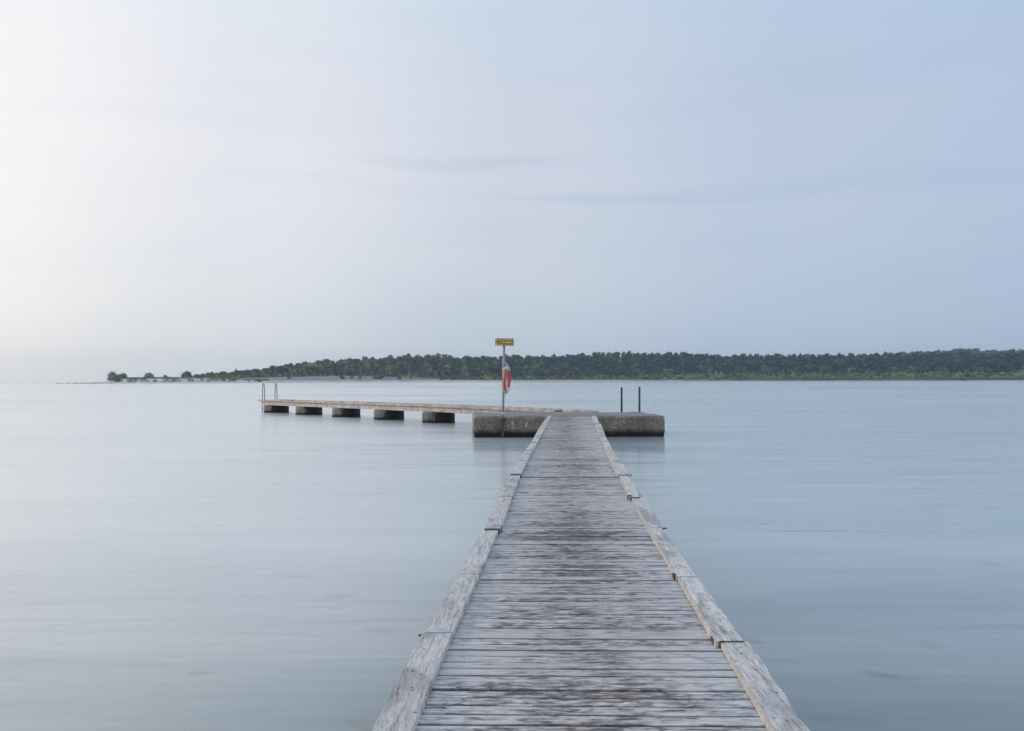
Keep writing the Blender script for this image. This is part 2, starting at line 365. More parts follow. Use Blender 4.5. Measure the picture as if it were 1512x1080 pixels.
# ------------------------------------------------------------------ far land
def y0(px): return 561-(px-756)*3/1512
SHX = [60, 160, 300, 420, 520, 620, 800, 1000, 1250, 1512, 1900]
SHY = [560, 560, 590, 640, 780, 900, 1000, 1050, 1060, 1020, 980]
def shore(px): return lerp(px, SHX, SHY)
SKX = [285, 300, 330, 365, 400, 440, 500, 560, 600, 640, 680, 740, 800, 850, 900, 960, 1000, 1050, 1100, 1160, 1250, 1300, 1400, 1460, 1512, 1900]
SKY = [556, 553, 548, 543, 541, 537, 532, 529, 525, 524, 526, 526, 526, 523, 521.5, 520.5, 521, 523, 524, 524.5, 523, 522.5, 521.5, 521, 521, 521]
def skyline(px): return lerp(px, SKX, SKY)
TSX = [280, 340, 420, 520, 620, 700, 800, 950, 1080, 1900]; TSD = [260, 240, 200, 170, 110, 45, 38, 50, 85, 90]
def tstart(px): return lerp(px, TSX, TSD)
def ridge_d(px): return tstart(px)+190
TREE = 12.5
def ridge_h(px):
    Yr = shore(px)+ridge_d(px)
    return max(lerp(px, [300, 420, 520, 620, 700, 1900], [2.6, 5.2, 6.2, 4.8, 2.6, 2.5]), CAM_H+(y0(px)-skyline(px))*Yr/F-TREE+1.0)
def sstep(a, b, x):
    t = min(1, max(0, (x-a)/(b-a))); return t*t*(3-2*t)
def height(px, d):
    Y = shore(px)+d; X = X_at(px, Y)
    n = mnoise.noise((X*.02, Y*.02, 3.3)); n2 = mnoise.noise((X*.11, Y*.11, 7.7))
    # low stony spit
    amp = lerp(px, [60, 90, 150, 175, 360], [-.2, .05, .6, 2.3, 2.6])
    h_spit = amp*sstep(-2, 14, d)*(1-sstep(30, 62, d))*(1+.25*n)-.6*sstep(50, 75, d)-.3*(1-sstep(-8, 0, d))
    # mainland
    ts, rd = tstart(px), ridge_d(px)
    hp = lerp(px, [300, 420, 520, 620, 700, 900, 1080, 1900], [2.4, 4.6, 5.4, 3.8, 1.6, 2.2, 5.5, 6.0])
    hm = lerp(px, [1000, 1060], [1.35, 1.0])*sstep(-1, 7, d)+(hp-lerp(px, [1000, 1060], [1.35, 1.0]))*sstep(10, ts, d)
    hm += (ridge_h(px)-hp)*sstep(0, 1, (d-ts)/(rd-ts)) if d > ts else 0
    hm += (.5*n+.22*n2)*sstep(8, 30, d)-.5*(1-sstep(-8, 0, d))
    k = sstep(300, 372, px)
    if px < 420 and d > 120: k = sstep(262, 300, px)
    elif px < 420: k = max(k, sstep(262, 300, px)*sstep(80, 120, d))
    return h_spit*(1-k)+hm*k
cols = list(np.arange(50, 1900, 5.0)); rows = [-10, -4, 0, 3, 6, 10, 14, 20, 27, 35, 44, 54, 66, 80, 96, 112, 130, 150, 170, 195, 220, 250, 290, 340, 400, 480]
V = []; Fc = []
for px in cols:
    for d in rows:
        Y = shore(px)+d; V.append((X_at(px, Y), Y, height(px, d)))
nr = len(rows)
for i in range(len(cols)-1):
    for j in range(nr-1):
        a = i*nr+j; Fc.append((a, a+nr, a+nr+1, a+1))
me = bpy.data.meshes.new('land'); me.from_pydata(V, [], Fc); me.update()
for p in me.polygons: p.use_smooth = True
m, t, b, P = new_mat('coastal_ground')
sp = N(t, 'ShaderNodeSeparateXYZ'); t.links.new(P, sp.inputs[0])
gn = noise(t, P, 1, 5, .6, .3, (.03, .06, .5)); gf = noise(t, P, 1, 4, .6, 0, (.25, .25, .5))
zz = mth(t, 'ADD', sp.outputs[2], mth(t, 'MULTIPLY', mth(t, 'SUBTRACT', gf, .5), 1.3))
zr = ramp(t, mth(t, 'DIVIDE', zz, 10.0), [(.0, (.66, .62, .59)), (.085, (.76, .71, .67)), (.125, (.68, .61, .55)), (.165, (.26, .21, .20)), (.25, (.27, .235, .25)), (.47, (.30, .27, .295)), (.54, (.56, .49, .35)), (.72, (.14, .16, .08))])
X = mth(t, 'DIVIDE', sp.outputs[0], sp.outputs[1])
right = ramp(t, mth(t, 'ADD', mth(t, 'MULTIPLY', X, 1.0), .5), [(.40, 0.0), (.50, 1.0)])
zg = ramp(t, mth(t, 'DIVIDE', zz, 10.0), [(.0, (.42, .36, .32)), (.07, (.70, .60, .55)), (.145, (.62, .52, .46)), (.18, (.20, .22, .10)), (.3, (.10, .12, .055))])
c = mix(t, right, zr, zg)
redh = mth(t, 'MULTIPLY', ramp(t, X, [(0.0, 1.0), (1.0, 1.0)]), ramp(t, mth(t, 'ADD', X, .5), [(.20, 1.0), (.27, 0.0)]))
c = mix(t, mth(t, 'MULTIPLY', redh, ramp(t, mth(t, 'DIVIDE', zz, 10.0), [(.13, 0.0), (.19, .9)])), c, (.30, .17, .13))
c = mix(t, ramp(t, gn, [(.35, .45), (.6, 0.0)]), c, (.15, .13, .11))
t.links.new(c, b.inputs['Base Color']); b.inputs['Roughness'].default_value = .95
tag(mobj('land', me, None, m), kind='structure')

# foliage ---------------------------------------------------------
ico = bmesh.new(); bmesh.ops.create_icosphere(ico, subdivisions=1, radius=1)
ICV = np.array([v.co[:] for v in ico.verts]); ICF = np.array([[v.index for v in f.verts] for f in ico.faces]); ico.free()
def crown(h, w, z0, lobes, leaves, leaf, flat=.75, seed=0):
    """lobed crown between z0 and h: core lumps plus loose leaf clumps"""
    r = np.random.default_rng(seed); vs = []; fs = []; n = 0
    for k in range(lobes):
        u = (k+.5)/lobes; zc = z0+(h-z0)*(.12+.76*u)
        rr = w*.5*(.72*math.sqrt(max(.05, 1-(2*u*.9-.72)**2)))
        a = r.uniform(0, 6.28); q = rr*r.uniform(.25, .9)
        c = np.array([math.cos(a)*q, math.sin(a)*q, zc]); s = w*r.uniform(.20, .30)
        v = ICV*s*np.array([1, 1, flat])*(1+r.normal(0, .17, (len(ICV), 1)))+c
        vs.append(v); fs.append(ICF+n); n += len(v)
        L = max(4, leaves//lobes)
        d = r.normal(size=(L, 3)); d /= np.linalg.norm(d, axis=1)[:, None]
        pc = c+d*s*np.array([1, 1, flat])*r.uniform(.85, 1.35, (L, 1))
        for p in pc:
            e = r.normal(size=(3, 3))*leaf*.55
            vs.append(p+e); fs.append(np.array([[0, 1, 2]])+n); n += 3
    return np.vstack(vs), np.vstack(fs)
def pymesh(name, v, f, smooth=False):
    me = bpy.data.meshes.new(name); me.from_pydata(v.tolist(), [], f.tolist()); me.update(); return me
def trunk_mesh(h, r0, seed):
    r = random.Random(seed); bm = bmesh.new()
    lean = (r.uniform(-.3, .3), r.uniform(-.3, .3))
    pts = [(lean[0]*k/3, lean[1]*k/3, h*k/3) for k in range(4)]
    tube(bm, pts, [r0, r0*.8, r0*.6, r0*.3], 6)
    for k in range(3):
        a = r.uniform(0, 6.28); z = h*r.uniform(.5, .8)
        tube(bm, [(lean[0]*.6, lean[1]*.6, z), (math.cos(a)*1.6, math.sin(a)*1.6, z+1.3)], [r0*.4, r0*.15], 4)
    me = bpy.data.meshes.new('trunk'); bm.to_mesh(me); bm.free(); me.materials.append(M['bark']); return me
VAR = []
for k in range(10):
    hh = 12.5*random.uniform(.9, 1.12); ww = random.uniform(7.0, 11.5)
    z0c = hh*random.uniform(.10, .34)
    v, f = crown(hh, ww, z0c, random.randint(7, 11), 210, .95, .72, 100+k)
    me = pymesh('crown', v, f); me.materials.append(M['pine']); VAR.append((me, trunk_mesh(hh*.72, .28, k), v, f, hh))
SV = []
for k in range(8):
    hh = random.uniform(3.2, 4.6); v, f = crown(hh, random.uniform(5, 8), 0.1, random.randint(4, 7), 90, .7, .8, 200+k)
    me = pymesh('foliage', v, f); me.materials.append(M['shrub']); SV.append((me, v, f, hh))

trees = []
for px in np.arange(288, 1640, 6.8):
    ts, rd = tstart(px), ridge_d(px)
    d = ts
    while d < rd+14:
        p = px+random.uniform(-3.4, 3.4); dd = d+random.uniform(-5, 5)
        if p > 285:
            sc = random.uniform(.70, 1.10) * lerp(p, [290, 360, 470], [.42, .62, 1])
            if d < ts+26: sc *= random.uniform(.5, .85)
            trees.append((p, dd, sc))
        d += 17
def tree_rank(tr):
    px, d, sc = tr; Y = shore(px)+d
    front = 1.6 if d < tstart(px)+22 else (1.5 if d > ridge_d(px)-16 else 1.0)
    return -sc/Y*front
trees.sort(key=tree_rank)
vis = [t_ for t_ in trees if t_[0] < 1516]; off_ = [t_ for t_ in trees if t_[0] >= 1516]
def zone(px):
    for lim, nm in ((450, 'at the low left end of the wood'), (742, 'behind the dry plain left of the sign post'), (950, 'between the sign post and the right platform ladder'), (1230, 'in the right middle of the wood'), (9999, 'at the right end of the wood')):
        if px < lim: return nm
def row(px, d):
    u = (d-tstart(px))/200
    return 'tall dark tree on the skyline' if u > .72 else ('dark green tree on the middle slope' if u > .14 else 'smaller green tree in the front row')
def shrub_zone(px):
    for lim, nm in ((742, 'left of the sign post'), (950, 'between the sign post and the right platform ladder'), (1230, 'right of the platform'), (9999, 'behind the reeds at the right end')):
        if px < lim: return nm
# a few trees that stand out get their own place and label
def place_tree(px, d, sc, k, label=None, mat=None, group=None):
    Y = shore(px)+d; X = X_at(px, Y); me, tr, v, f, hh = VAR[k]
    if mat: me = me.copy(); me.materials.clear(); me.materials.append(mat)
    e = empty('tree', (X, Y, height(px, d)-.3), random.uniform(0, 6.28)); e.scale = (sc*random.uniform(.9, 1.15), sc, sc)
    tag(e, label or row(px, d)+' '+zone(px), 'tree', group)
    mobj('crown', me, e); mobj('trunk', tr, e)
for i, (px, d, sc) in enumerate(vis[:296]): place_tree(px, d, sc, i % 10, None, None, row(px, d).replace('tree', 'trees', 1)+' '+zone(px))
place_tree(1427, 16, .95, 2, 'round lighter green tree standing at the back of the reeds near the moored boat', M['shrub'], None)
place_tree(1478, ridge_d(1478)-45, 1.0, 4, 'reddish brown tree among the green ones at the right end of the wood', M['red_leaf'], None)
rest = vis[296:]+off_
vs = []; fs = []; n = 0
for i, (px, d, sc) in enumerate(rest):
    Y = shore(px)+d; X = X_at(px, Y); _, _, v, f, hh = VAR[i % 10]
    a = random.uniform(0, 6.28); c_, s_ = math.cos(a), math.sin(a)
    w = v*sc; w = np.stack([w[:, 0]*c_-w[:, 1]*s_+X, w[:, 0]*s_+w[:, 1]*c_+Y, w[:, 2]+height(px, d)-.3], 1)
    vs.append(w); fs.append(f+n); n += len(w)
me = pymesh('far_wood', np.vstack(vs), np.vstack(fs)); me.materials.append(M['pine'])
tag(mobj('far_wood', me), 'dark green wood covering the low hill behind the far shore', 'wood', kind='stuff')

# shrubs along the far shore
shr = []
for px in np.arange(560, 1640, 5.2):
    ts = tstart(px)
    rowsd = [ts-24, ts-12, ts, ts+12] if px > 720 else [ts-8]
    if px > 940: rowsd += [ts+24]+list(np.arange(12, ts-30, 11))
    for d in rowsd:
        if random.random() < (.88 if px > 700 else .45):
            shr.append((px+random.uniform(-3, 3), max(9, d+random.uniform(-5, 5)), random.uniform(.45, 1.15)))
for px in np.arange(318, 720, 3.2):    # low growth closing the foot of the wood
    for q in (6, 14, 24):
        shr.append((px+random.uniform(-2, 2), tstart(px)+q, random.uniform(.5, .8)))
for px, d, s_ in [(505, 70, .8), (520, 75, .6), (532, 60, .7), (555, 60, .9), (563, 55, 1.1), (590, 50, .9), (655, 28, 1.3), (670, 26, 1.1), (684, 28, .9), (427, 95, .5), (607, 60, .5)]:
    shr.append((px, d, s_))
shr.sort(key=lambda q: -q[2]/(shore(q[0])+q[1]) if q[0] < 1516 else 1)
for i, (px, d, sc) in enumerate(shr[:290]):
    Y = shore(px)+d; me, v, f, hh = SV[i % 8]
    o = mobj('shrub', me); o.location = (X_at(px, Y), Y, height(px, d)-.2); o.scale = (sc, sc, sc*random.uniform(.8, 1.2)); o.rotation_euler.z = random.uniform(0, 6.28)
    tag(o, 'low green shrub on the far shore '+shrub_zone(px), 'shrub', 'far shore shrubs '+shrub_zone(px))
vs = []; fs = []; n = 0
for i, (px, d, sc) in enumerate(shr[290:]):
    Y = shore(px)+d; me, v, f, hh = SV[i % 8]
    vs.append(v*sc+np.array([X_at(px, Y), Y, height(px, d)-.2])); fs.append(f+n); n += len(v)
me = pymesh('undergrowth', np.vstack(vs), np.vstack(fs)); me.materials.append(M['shrub'])
tag(mobj('undergrowth', me), 'green undergrowth between the shrubs on the far shore', 'undergrowth', kind='stuff')

# second, fainter ridge seen over the wood at the right
bm = bmesh.new(); RX = [1290, 1340, 1385, 1400, 1430, 1455, 1475, 1490, 1512, 1560, 1640]; RT = [524, 521.5, 519, 517.8, 517, 518, 519.2, 518.3, 516.8, 517, 519]
vsx = []; pr = None
for px in np.arange(1290, 1700, 4):
    Y = 1900; top = CAM_H+(y0(px)-lerp(px, RX, RT))*Y/F-7
    a = [bm.verts.new((X_at(px, Y+q), Y+q, z)) for q, z in ((-160, 1), (-60, top*.75), (0, top), (120, top*.6), (260, 0))]
    if pr:
        for k in range(4): bm.faces.new((pr[k], a[k], a[k+1], pr[k+1]))
    pr = a
tag(bobj('hill', bm, simple('far_hill_ground', (.05, .07, .04), .9, 0, .3, .02), None, True), kind='structure')
vs = []; fs = []; n = 0
for px in np.arange(1290, 1700, 3.0):
    for q in (-70, -30, 0):
        Y = 1900+q; top = CAM_H+(y0(px)-lerp(px, RX, RT))*1900/F-7
        v, f = VAR[random.randrange(10)][2:4]; sc = random.uniform(.6, .95)
        vs.append(v*np.array([1.5, 1.5, 1])*sc+np.array([X_at(px+random.uniform(-1, 1), Y), Y, top*(1+q/260)-1.5])); fs.append(f+n); n += len(v)
me = pymesh('distant_wood', np.vstack(vs), np.vstack(fs)); me.materials.append(M['pine'])
tag(mobj('distant_wood', me), 'bluish distant wood on the ridge behind the right end of the shore', 'wood', kind='stuff')

# spit bushes, each its own
def bush(px0, px1, ytop, d, label, seed, mat='bush'):
    px = (px0+px1)/2; Y = shore(px)+d; w = (px1-px0)/F*Y; g = height(px, d)
    h = CAM_H+(y0(px)-ytop)*Y/F-g
    v, f = crown(h*.97, w*.93, .05, 11, 420, .5, .85, seed)
    # fill down to the ground
    e = empty('bush', (X_at(px, Y), Y, g-.1)); tag(e, label, 'bush')
    me = pymesh('foliage', v, f); me.materials.append(M[mat]); mobj('foliage', me, e)
    b_ = bmesh.new()
    for k in range(4): tube(b_, [(0, 0, 0), (math.cos(k*1.7)*w*.16, math.sin(k*1.7)*w*.16, h*.6)], [.14, .05], 5)
    bobj('stem', b_, M['bark'], e)
bush(157, 176, 551, 22, 'biggest rounded green bush, at the left tip of the stony spit', 1)
bush(172, 189, 553.5, 26, 'lower bush just right of and touching the biggest bush on the spit', 2)
bush(213, 228, 551.5, 14, 'egg shaped green bush standing alone near the water on the spit', 3)
bush(240, 248, 555, 34, 'tiny bush sticking out of the heath, smallest on the spit', 4)
bush(265, 285, 549.8, 38, 'wide two humped dark bush behind the reddish heath of the spit', 5, 'shrub')
bush(300, 313, 552, 45, 'half faded bush where the spit meets the tip of the wood', 6, 'shrub')
bush(329, 340, 552.8, 40, 'small dark green bush on the heath in front of the low end of the wood', 7, 'shrub')

# stones, tufts, reeds
def scatter_rocks(name, n, fpx, fd, fs_, mat, label, cat, seed):
    r = random.Random(seed); vs = []; fs = []; k = 0
    for i in range(n):
        px = fpx(r); d = fd(r, px); s_ = fs_(r, px); Y = shore(px)+d; g = max(0, height(px, d))
        q = ICV*np.array([s_*r.uniform(.8, 1.6), s_, s_*r.uniform(.45, .8)])*(1+rng.normal(0, .12, (12, 1)))+np.array([X_at(px, Y), Y, g+s_*.15])
        vs.append(q); fs.append(ICF+k); k += 12
    me = pymesh(name, np.vstack(vs), np.vstack(fs)); me.materials.append(mat)
    tag(mobj(name, me), label, cat, kind='stuff')
scatter_rocks('shore_stones', 2600, lambda r: r.uniform(150, 380), lambda r, p: r.uniform(-2, 13), lambda r, p: r.uniform(.2, .65), M['rock'], 'pale stones strewn along the water side of the spit', 'stones', 1)
scatter_rocks('dark_stones', 130, lambda r: 80+90*r.random()**.6, lambda r, p: r.uniform(-1, 5), lambda r, p: r.uniform(.2, .5), M['darkrock'], 'dark stones breaking the water off the tip of the spit', 'stones', 2)
def tufts(name, n, fpx, fd, h, w, mat, label, cat, seed, blades=5):
    r = random.Random(seed); vs = []; fs = []; k = 0
    for i in range(n):
        px = fpx(r); d = fd(r, px); Y = shore(px)+d; x = X_at(px, Y); g = max(-.05, height(px, d))-.1
        for b_ in range(blades):
            bx, by = x+r.uniform(-w, w), Y+r.uniform(-w, w); hh = h*r.uniform(.5, 1.1); lx, ly = r.uniform(-.3, .3)*hh, r.uniform(-.3, .3)*hh; q = w*.35
            a = r.uniform(0, 3.14)
            vs += [(bx-q*math.cos(a), by-q*math.sin(a), g), (bx+q*math.cos(a), by+q*math.sin(a), g), (bx+lx, by+ly, g+hh)]
            fs.append((k, k+1, k+2)); k += 3
    me = bpy.data.meshes.new(name); me.from_pydata(vs, [], fs); me.update(); me.materials.append(mat)
    tag(mobj(name, me), label, cat, kind='stuff')
cl = [random.uniform(160, 385) for _ in range(45)]
tufts('beach_tufts', 900, lambda r: r.choice(cl)+r.gauss(0, 1.6), lambda r, p: r.uniform(3, 14), 1.0, .8, M['shrub'], 'green tufts growing among the pale stones of the spit', 'grass', 3)
tufts('heath', 3000, lambda r: r.uniform(185, 395), lambda r, p: r.uniform(12, 34), 1.2, .8, simple('heather', (.36, .24, .20), .9, 0, .3, .4), 'reddish heath along the top of the spit', 'heath', 4)
tufts('dune_grass', 2500, lambda r: r.uniform(455, 650), lambda r, p: tstart(p)-r.uniform(3, 30), .7, 1.0, M['drygrass'], 'pale dry grass on the low dune in front of the wood', 'grass', 5)
def reedpx(r):
    q = r.random()
    p_ = None
    return r.uniform(1186, 1268) if q < .3 else (r.uniform(1362, 1640) if q < .85 else r.uniform(1080, 1400))
tufts('reeds', 9000, reedpx, lambda r, p: r.uniform(2, 13), 3.0, .45, M['reed'], 'band of light green reeds at the waterline of the far shore', 'reeds', 6, 4)
tufts('marsh_grass', 6000, lambda r: r.uniform(760, 1180), lambda r, p: r.uniform(13, 34), 1.1, .8, M['reed'], 'bright green marsh grass behind the narrow beach', 'grass', 7)
tufts('dry_reed_edge', 2600, lambda r: r.uniform(1010, 1640), lambda r, p: r.uniform(-.5, 2.5), 1.0, .5, M['drygrass'], 'strip of straw coloured reed litter along the far waterline', 'reeds', 8)
# pale sand patches and beach boulders
def boulder(px, d, s_, label, seed):
    Y = shore(px)+d; bm = bmesh.new(); bmesh.ops.create_icosphere(bm, subdivisions=2, radius=1)
    for v in bm.verts: v.co = Vector((v.co.x*s_*1.5, v.co.y*s_, v.co.z*s_*.7))*(1+.18*mnoise.noise(v.co*1.7+Vector((seed, 0, 0))))
    o = bobj('boulder', bm, M['rock'], None, True); o.location = (X_at(px, Y), Y, height(px, d)+s_*.25); tag(o, label, 'boulder')
boulder(1035, 0, .9, 'left one of two pale boulders at the right end of the far beach', 1)
boulder(1041, 1, 1.0, 'right one of two pale boulders at the right end of the far beach', 5)
boulder(1067, -1, .6, 'small white boulder at the waterline beneath the shrubs right of the beach', 9)
def bank(px, yc, w, label, seed):
    d = tstart(px)+14; Y = shore(px)+d; z = CAM_H+(y0(px)-yc)*Y/F; bm = bmesh.new(); bmesh.ops.create_icosphere(bm, subdivisions=2, radius=1)
    for v in bm.verts: v.co = Vector((v.co.x*w, v.co.y*3, v.co.z*1.3))*(1+.25*mnoise.noise(v.co*1.5+Vector((seed, 0, 0))))
    o = bobj('sand_bank', bm, simple('bare_sand', (.55, .45, .34), .9, 0, .15, .5), None, True); o.location = (X_at(px, Y), Y-12, z); tag(o, label, 'sand bank')
bank(1054, 551, 1.6, 'left bare sand patch between shrubs above the far beach', 1)
bank(1061, 551, 1.3, 'right bare sand patch between shrubs above the far beach', 2)
bank(1415, 552.5, 4.2, 'pale sandy bank behind the reeds near the moored boat', 3)

# moored boat
Yb = on_z(1423, 562.9)[1]*0+shore(1423)-9
e = empty('motor_boat', (X_at(1423, Yb), Yb, 0)); tag(e, 'small dark blue boat with a red bow moored at the far reeds', 'boat')
def hull_bm(x0, x1, z0, z1):
    bm = bmesh.new(); st_ = np.linspace(x0, x1, 9); rg = []
    for x in st_:
        u = (x+2.9)/5.8; wd = 1.0*math.sin(min(1, u*3+.02)*math.pi/2)*(1-.12*u); zt = z1+.25*(1-u)
        rg.append([bm.verts.new(p) for p in ((x, -wd, zt), (x, -wd*.75, z0+.1), (x, 0, z0-.15), (x, wd*.75, z0+.1), (x, wd, zt), (x, 0, zt-.12))])
    for a, b_ in zip(rg, rg[1:]):
        for k in range(6): bm.faces.new((a[k], a[(k+1) % 6], b_[(k+1) % 6], b_[k]))
    bm.faces.new(rg[0][::-1]); bm.faces.new(rg[-1]); return bm
bobj('hull', hull_bm(-1.6, 2.9, 0, .75), simple('boat_blue', (.02, .035, .10), .4), e)
bobj('bow', hull_bm(-2.9, -1.603, 0, .75), simple('boat_red', (.28, .05, .06), .4), e)
bm = bmesh.new(); box(bm, .6, 2.5, -.7, .7, .76, 1.5, .12); bobj('canopy', bm, simple('canopy_blue', (.05, .14, .38), .6), e)

# ------------------------------------------------------------------ concrete platform
A = on_z(699.8, 646.4); B = on_z(981.6, 645.0)
bm = bmesh.new()
ax = Vector((B[0]-A[0], B[1]-A[1], 0)); LW = ax.length; ux = ax.normalized(); uy = Vector((-ux.y, ux.x, 0))
DEP, TOPZ = 3.35, .612
nx, ny, nz = 56, 34, 9
plat = empty('concrete_platform', (A[0], A[1], 0), math.atan2(ux.y, ux.x))
tag(plat, 'long weathered concrete block standing in the water at the end of the plank jetty', 'platform')
r_ = bmesh.ops.create_cube(bm, size=1)
for v in bm.verts: v.co = Vector(((v.co.x+.5)*LW, (v.co.y+.5)*DEP, (v.co.z+.5)*(TOPZ+1.2)-1.2))
te = [e_ for e_ in bm.edges if all(v.co.z > 0 for v in e_.verts)] + [e_ for e_ in bm.edges if abs(e_.verts[0].co.z-e_.verts[1].co.z) > 1]
bmesh.ops.bevel(bm, geom=te, offset=.07, segments=3, profile=.5, affect='EDGES')
bmesh.ops.bisect_plane(bm, geom=bm.faces[:]+bm.edges[:]+bm.verts[:], plane_co=(0, 0, -.15), plane_no=(0, 0, 1), clear_inner=True)
for k in range(1, 60):
    bmesh.ops.bisect_plane(bm, geom=bm.faces[:]+bm.edges[:]+bm.verts[:], plane_co=(LW*k/60, 0, 0), plane_no=(1, 0, 0))
for z in (.05, .15, .25, .35, .45, .54):
    bmesh.ops.bisect_plane(bm, geom=bm.faces[:]+bm.edges[:]+bm.verts[:], plane_co=(0, 0, z), plane_no=(0, 0, 1))
for k in range(1, 14):
    bmesh.ops.bisect_plane(bm, geom=bm.faces[:]+bm.edges[:]+bm.verts[:], plane_co=(0, DEP*k/14, 0), plane_no=(0, 1, 0))
bm.normal_update()
for v in bm.verts:
    n_ = mnoise.noise(v.co*2.1)*.028+mnoise.noise(v.co*8)*.020
    if v.co.z < .12: n_ -= .02
    v.co += v.normal*n_
body = bobj('block', bm, M['block'], plat, True)
body.data.materials.append(M['blocktop'])
for p in body.data.polygons:
    if p.normal.z > .93: p.material_index = 1

# ladder at the back of the platform: two upright handrails and rungs below
def platform_pt(px):
    # along the back edge
    best = None
    for k in range(400):
        s_ = LW*k/399; X = A[0]+ux.x*s_+uy.x*(DEP+.06); Y = A[1]+ux.y*s_+uy.y*(DEP+.06)
        q = 756+X/Y*F
        if best is None or abs(q-px) < best[0]: best = (abs(q-px), X, Y)
    return best[1:]
p1, p2 = platform_pt(918), platform_pt(944.2)
e = empty('bathing_ladder', ((p1[0]+p2[0])/2, (p1[1]+p2[1])/2, 0)); tag(e, 'ladder of two plain upright rods behind the right end of the concrete platform', 'ladder')
for p, top in ((p1, CAM_H-(572.0-560.7)*p1[1]/F), (p2, CAM_H-(571.6-560.7)*p2[1]/F)):
    bm = bmesh.new(); q = (p[0]-e.location.x, p[1]-e.location.y)
    tube(bm, [(q[0], q[1], -.6), (q[0], q[1], top-.02), (q[0], q[1], top)], [.034, .034, .022], 10); bobj('handrail', bm, M['darkmetal'], e, True)
for z in (-.4, -.1, .2, .45):
    bm = bmesh.new(); tube(bm, [(p1[0]-e.location.x, p1[1]-e.location.y, z), (p2[0]-e.location.x, p2[1]-e.location.y, z)], .018, 8); bobj('rung', bm, M['darkmetal'], e)

# ------------------------------------------------------------------ sign post, sign and lifebuoy
def at_Y(px, py, Y):
    r = ray(px, py); return Vector((r[0]*Y, Y, CAM_H+r[2]*Y))
PY = A[1]-.10
bot = at_Y(742.1, 648, PY); top = at_Y(744.3, 510, PY)
post = empty('sign_post', (bot.x, PY, 0)); tag(post, 'slim grey metal post with a rusty foot rising from the water at the platform', 'post')
def pp(z):  # point on the post axis at height z, local to post
    t_ = (z-bot.z)/(top.z-bot.z); return Vector((bot.x+(top.x-bot.x)*t_-post.location.x, 0, z))
bm = bmesh.new(); tube(bm, [pp(-.5), pp(.1), pp(.36), pp(.50)], .030, 12); bobj('rusty_foot', bm, M['rusty'], post, True)
bm = bmesh.new(); tube(bm, [pp(.47), pp(1.0), pp(2.0), pp(top.z)], .034, 12); bobj('pole', bm, M['galv'], post, True)
for z, rr in ((.50, .052), (.70, .042), (1.98, .044)):
    bm = bmesh.new(); tube(bm, [pp(z-.035), pp(z+.035)], rr, 12); bobj('collar', bm, M['darkmetal'] if z < .6 else M['white'], post)
bm = bmesh.new(); c_ = pp(.50); box(bm, c_.x-.085, c_.x+.085, .01, .075, .47, .53, .004); bobj('bracket', bm, M['rusty'], post)
bm = bmesh.new(); c_ = pp(2.12); tube(bm, [c_+Vector((.02, 0, .02)), c_+Vector((.07, .03, .03)), c_+Vector((.10, .05, -.02)), c_+Vector((.13, .05, -.01))], .009, 6); bobj('hook', bm, M['white'], post)
# sign
sc0 = at_Y(745, 505.4, PY-.045)
sign = empty('diving_sign', sc0); sign.rotation_euler = (0, R(1.2), 0)
tag(sign, 'yellow warning sign with black lettering on top of the post', 'sign')
SW, SH = 27.2/F*PY, 10.8/F*PY
bm = bmesh.new(); box(bm, -SW/2, SW/2, -.004, .008, -SH/2, SH/2, .002); bobj('panel', bm, M['yellow'], sign)
fw = .008
for x0, x1, z0, z1 in ((-SW/2-.001, SW/2+.001, SH/2-fw, SH/2+.001), (-SW/2-.001, SW/2+.001, -SH/2-.001, -SH/2+fw), (-SW/2-.001, -SW/2+fw, -SH/2+fw, SH/2-fw), (SW/2-fw, SW/2+.001, -SH/2+fw, SH/2-fw)):
    bm = bmesh.new(); box(bm, x0, x1, -.009, .011, z0, z1); bobj('frame', bm, M['frame'], sign)
def text(s_, size, x, z, sx=1.0):
    cu = bpy.data.curves.new('t', 'FONT'); cu.body = s_; cu.size = size; cu.align_x = 'CENTER'; cu.align_y = 'CENTER'; cu.extrude = .001; cu.offset = .0008
    to = bpy.data.objects.new('t', cu); col.objects.link(to)
    dg = bpy.context.evaluated_depsgraph_get(); me = bpy.data.meshes.new_from_object(to.evaluated_get(dg)); bpy.data.objects.remove(to)
    me.materials.clear(); me.materials.append(M['black'])
    o = mobj('lettering', me, sign); o.rotation_euler = (R(90), 0, 0); o.location = (x, -.0075, z); o.scale = (sx, 1, 1); return o
text('Dykning', .098, .082, .046, 1.0); text('förbjuden', .092, .082, -.045, .92)
bm = bmesh.new(); seg = 28; ccx, r0_, r1_ = -.155, .072, .058
ra = [bm.verts.new((ccx+r0_*math.cos(a*2*math.pi/seg), -.0075, r0_*math.sin(a*2*math.pi/seg))) for a in range(seg)]
rb = [bm.verts.new((ccx+r1_*math.cos(a*2*math.pi/seg), -.0075, r1_*math.sin(a*2*math.pi/seg))) for a in range(seg)]
for k in range(seg): bm.faces.new((ra[k], ra[(k+1) % seg], rb[(k+1) % seg], rb[k]))
bmesh.ops.solidify(bm, geom=bm.faces[:], thickness=.002)
bobj('prohibition_ring', bm, M['black'], sign)
bm = bmesh.new(); tube(bm, [(ccx-.045, -.008, .045), (ccx+.045, -.008, -.045)], .007, 4); bobj('slash', bm, M['black'], sign)
bm = bmesh.new()   # diver pictogram: head, bent body, arms
tube(bm, [(ccx+.034, -.009, .030), (ccx+.012, -.009, .004), (ccx-.016, -.009, -.006), (ccx-.030, -.009, .018)], [.006, .012, .010, .005], 5)
tube(bm, [(ccx-.005, -.009, -.018), (ccx-.020, -.009, -.034)], [.011, .006], 6)
bobj('diver_pictogram', bm, M['black'], sign)
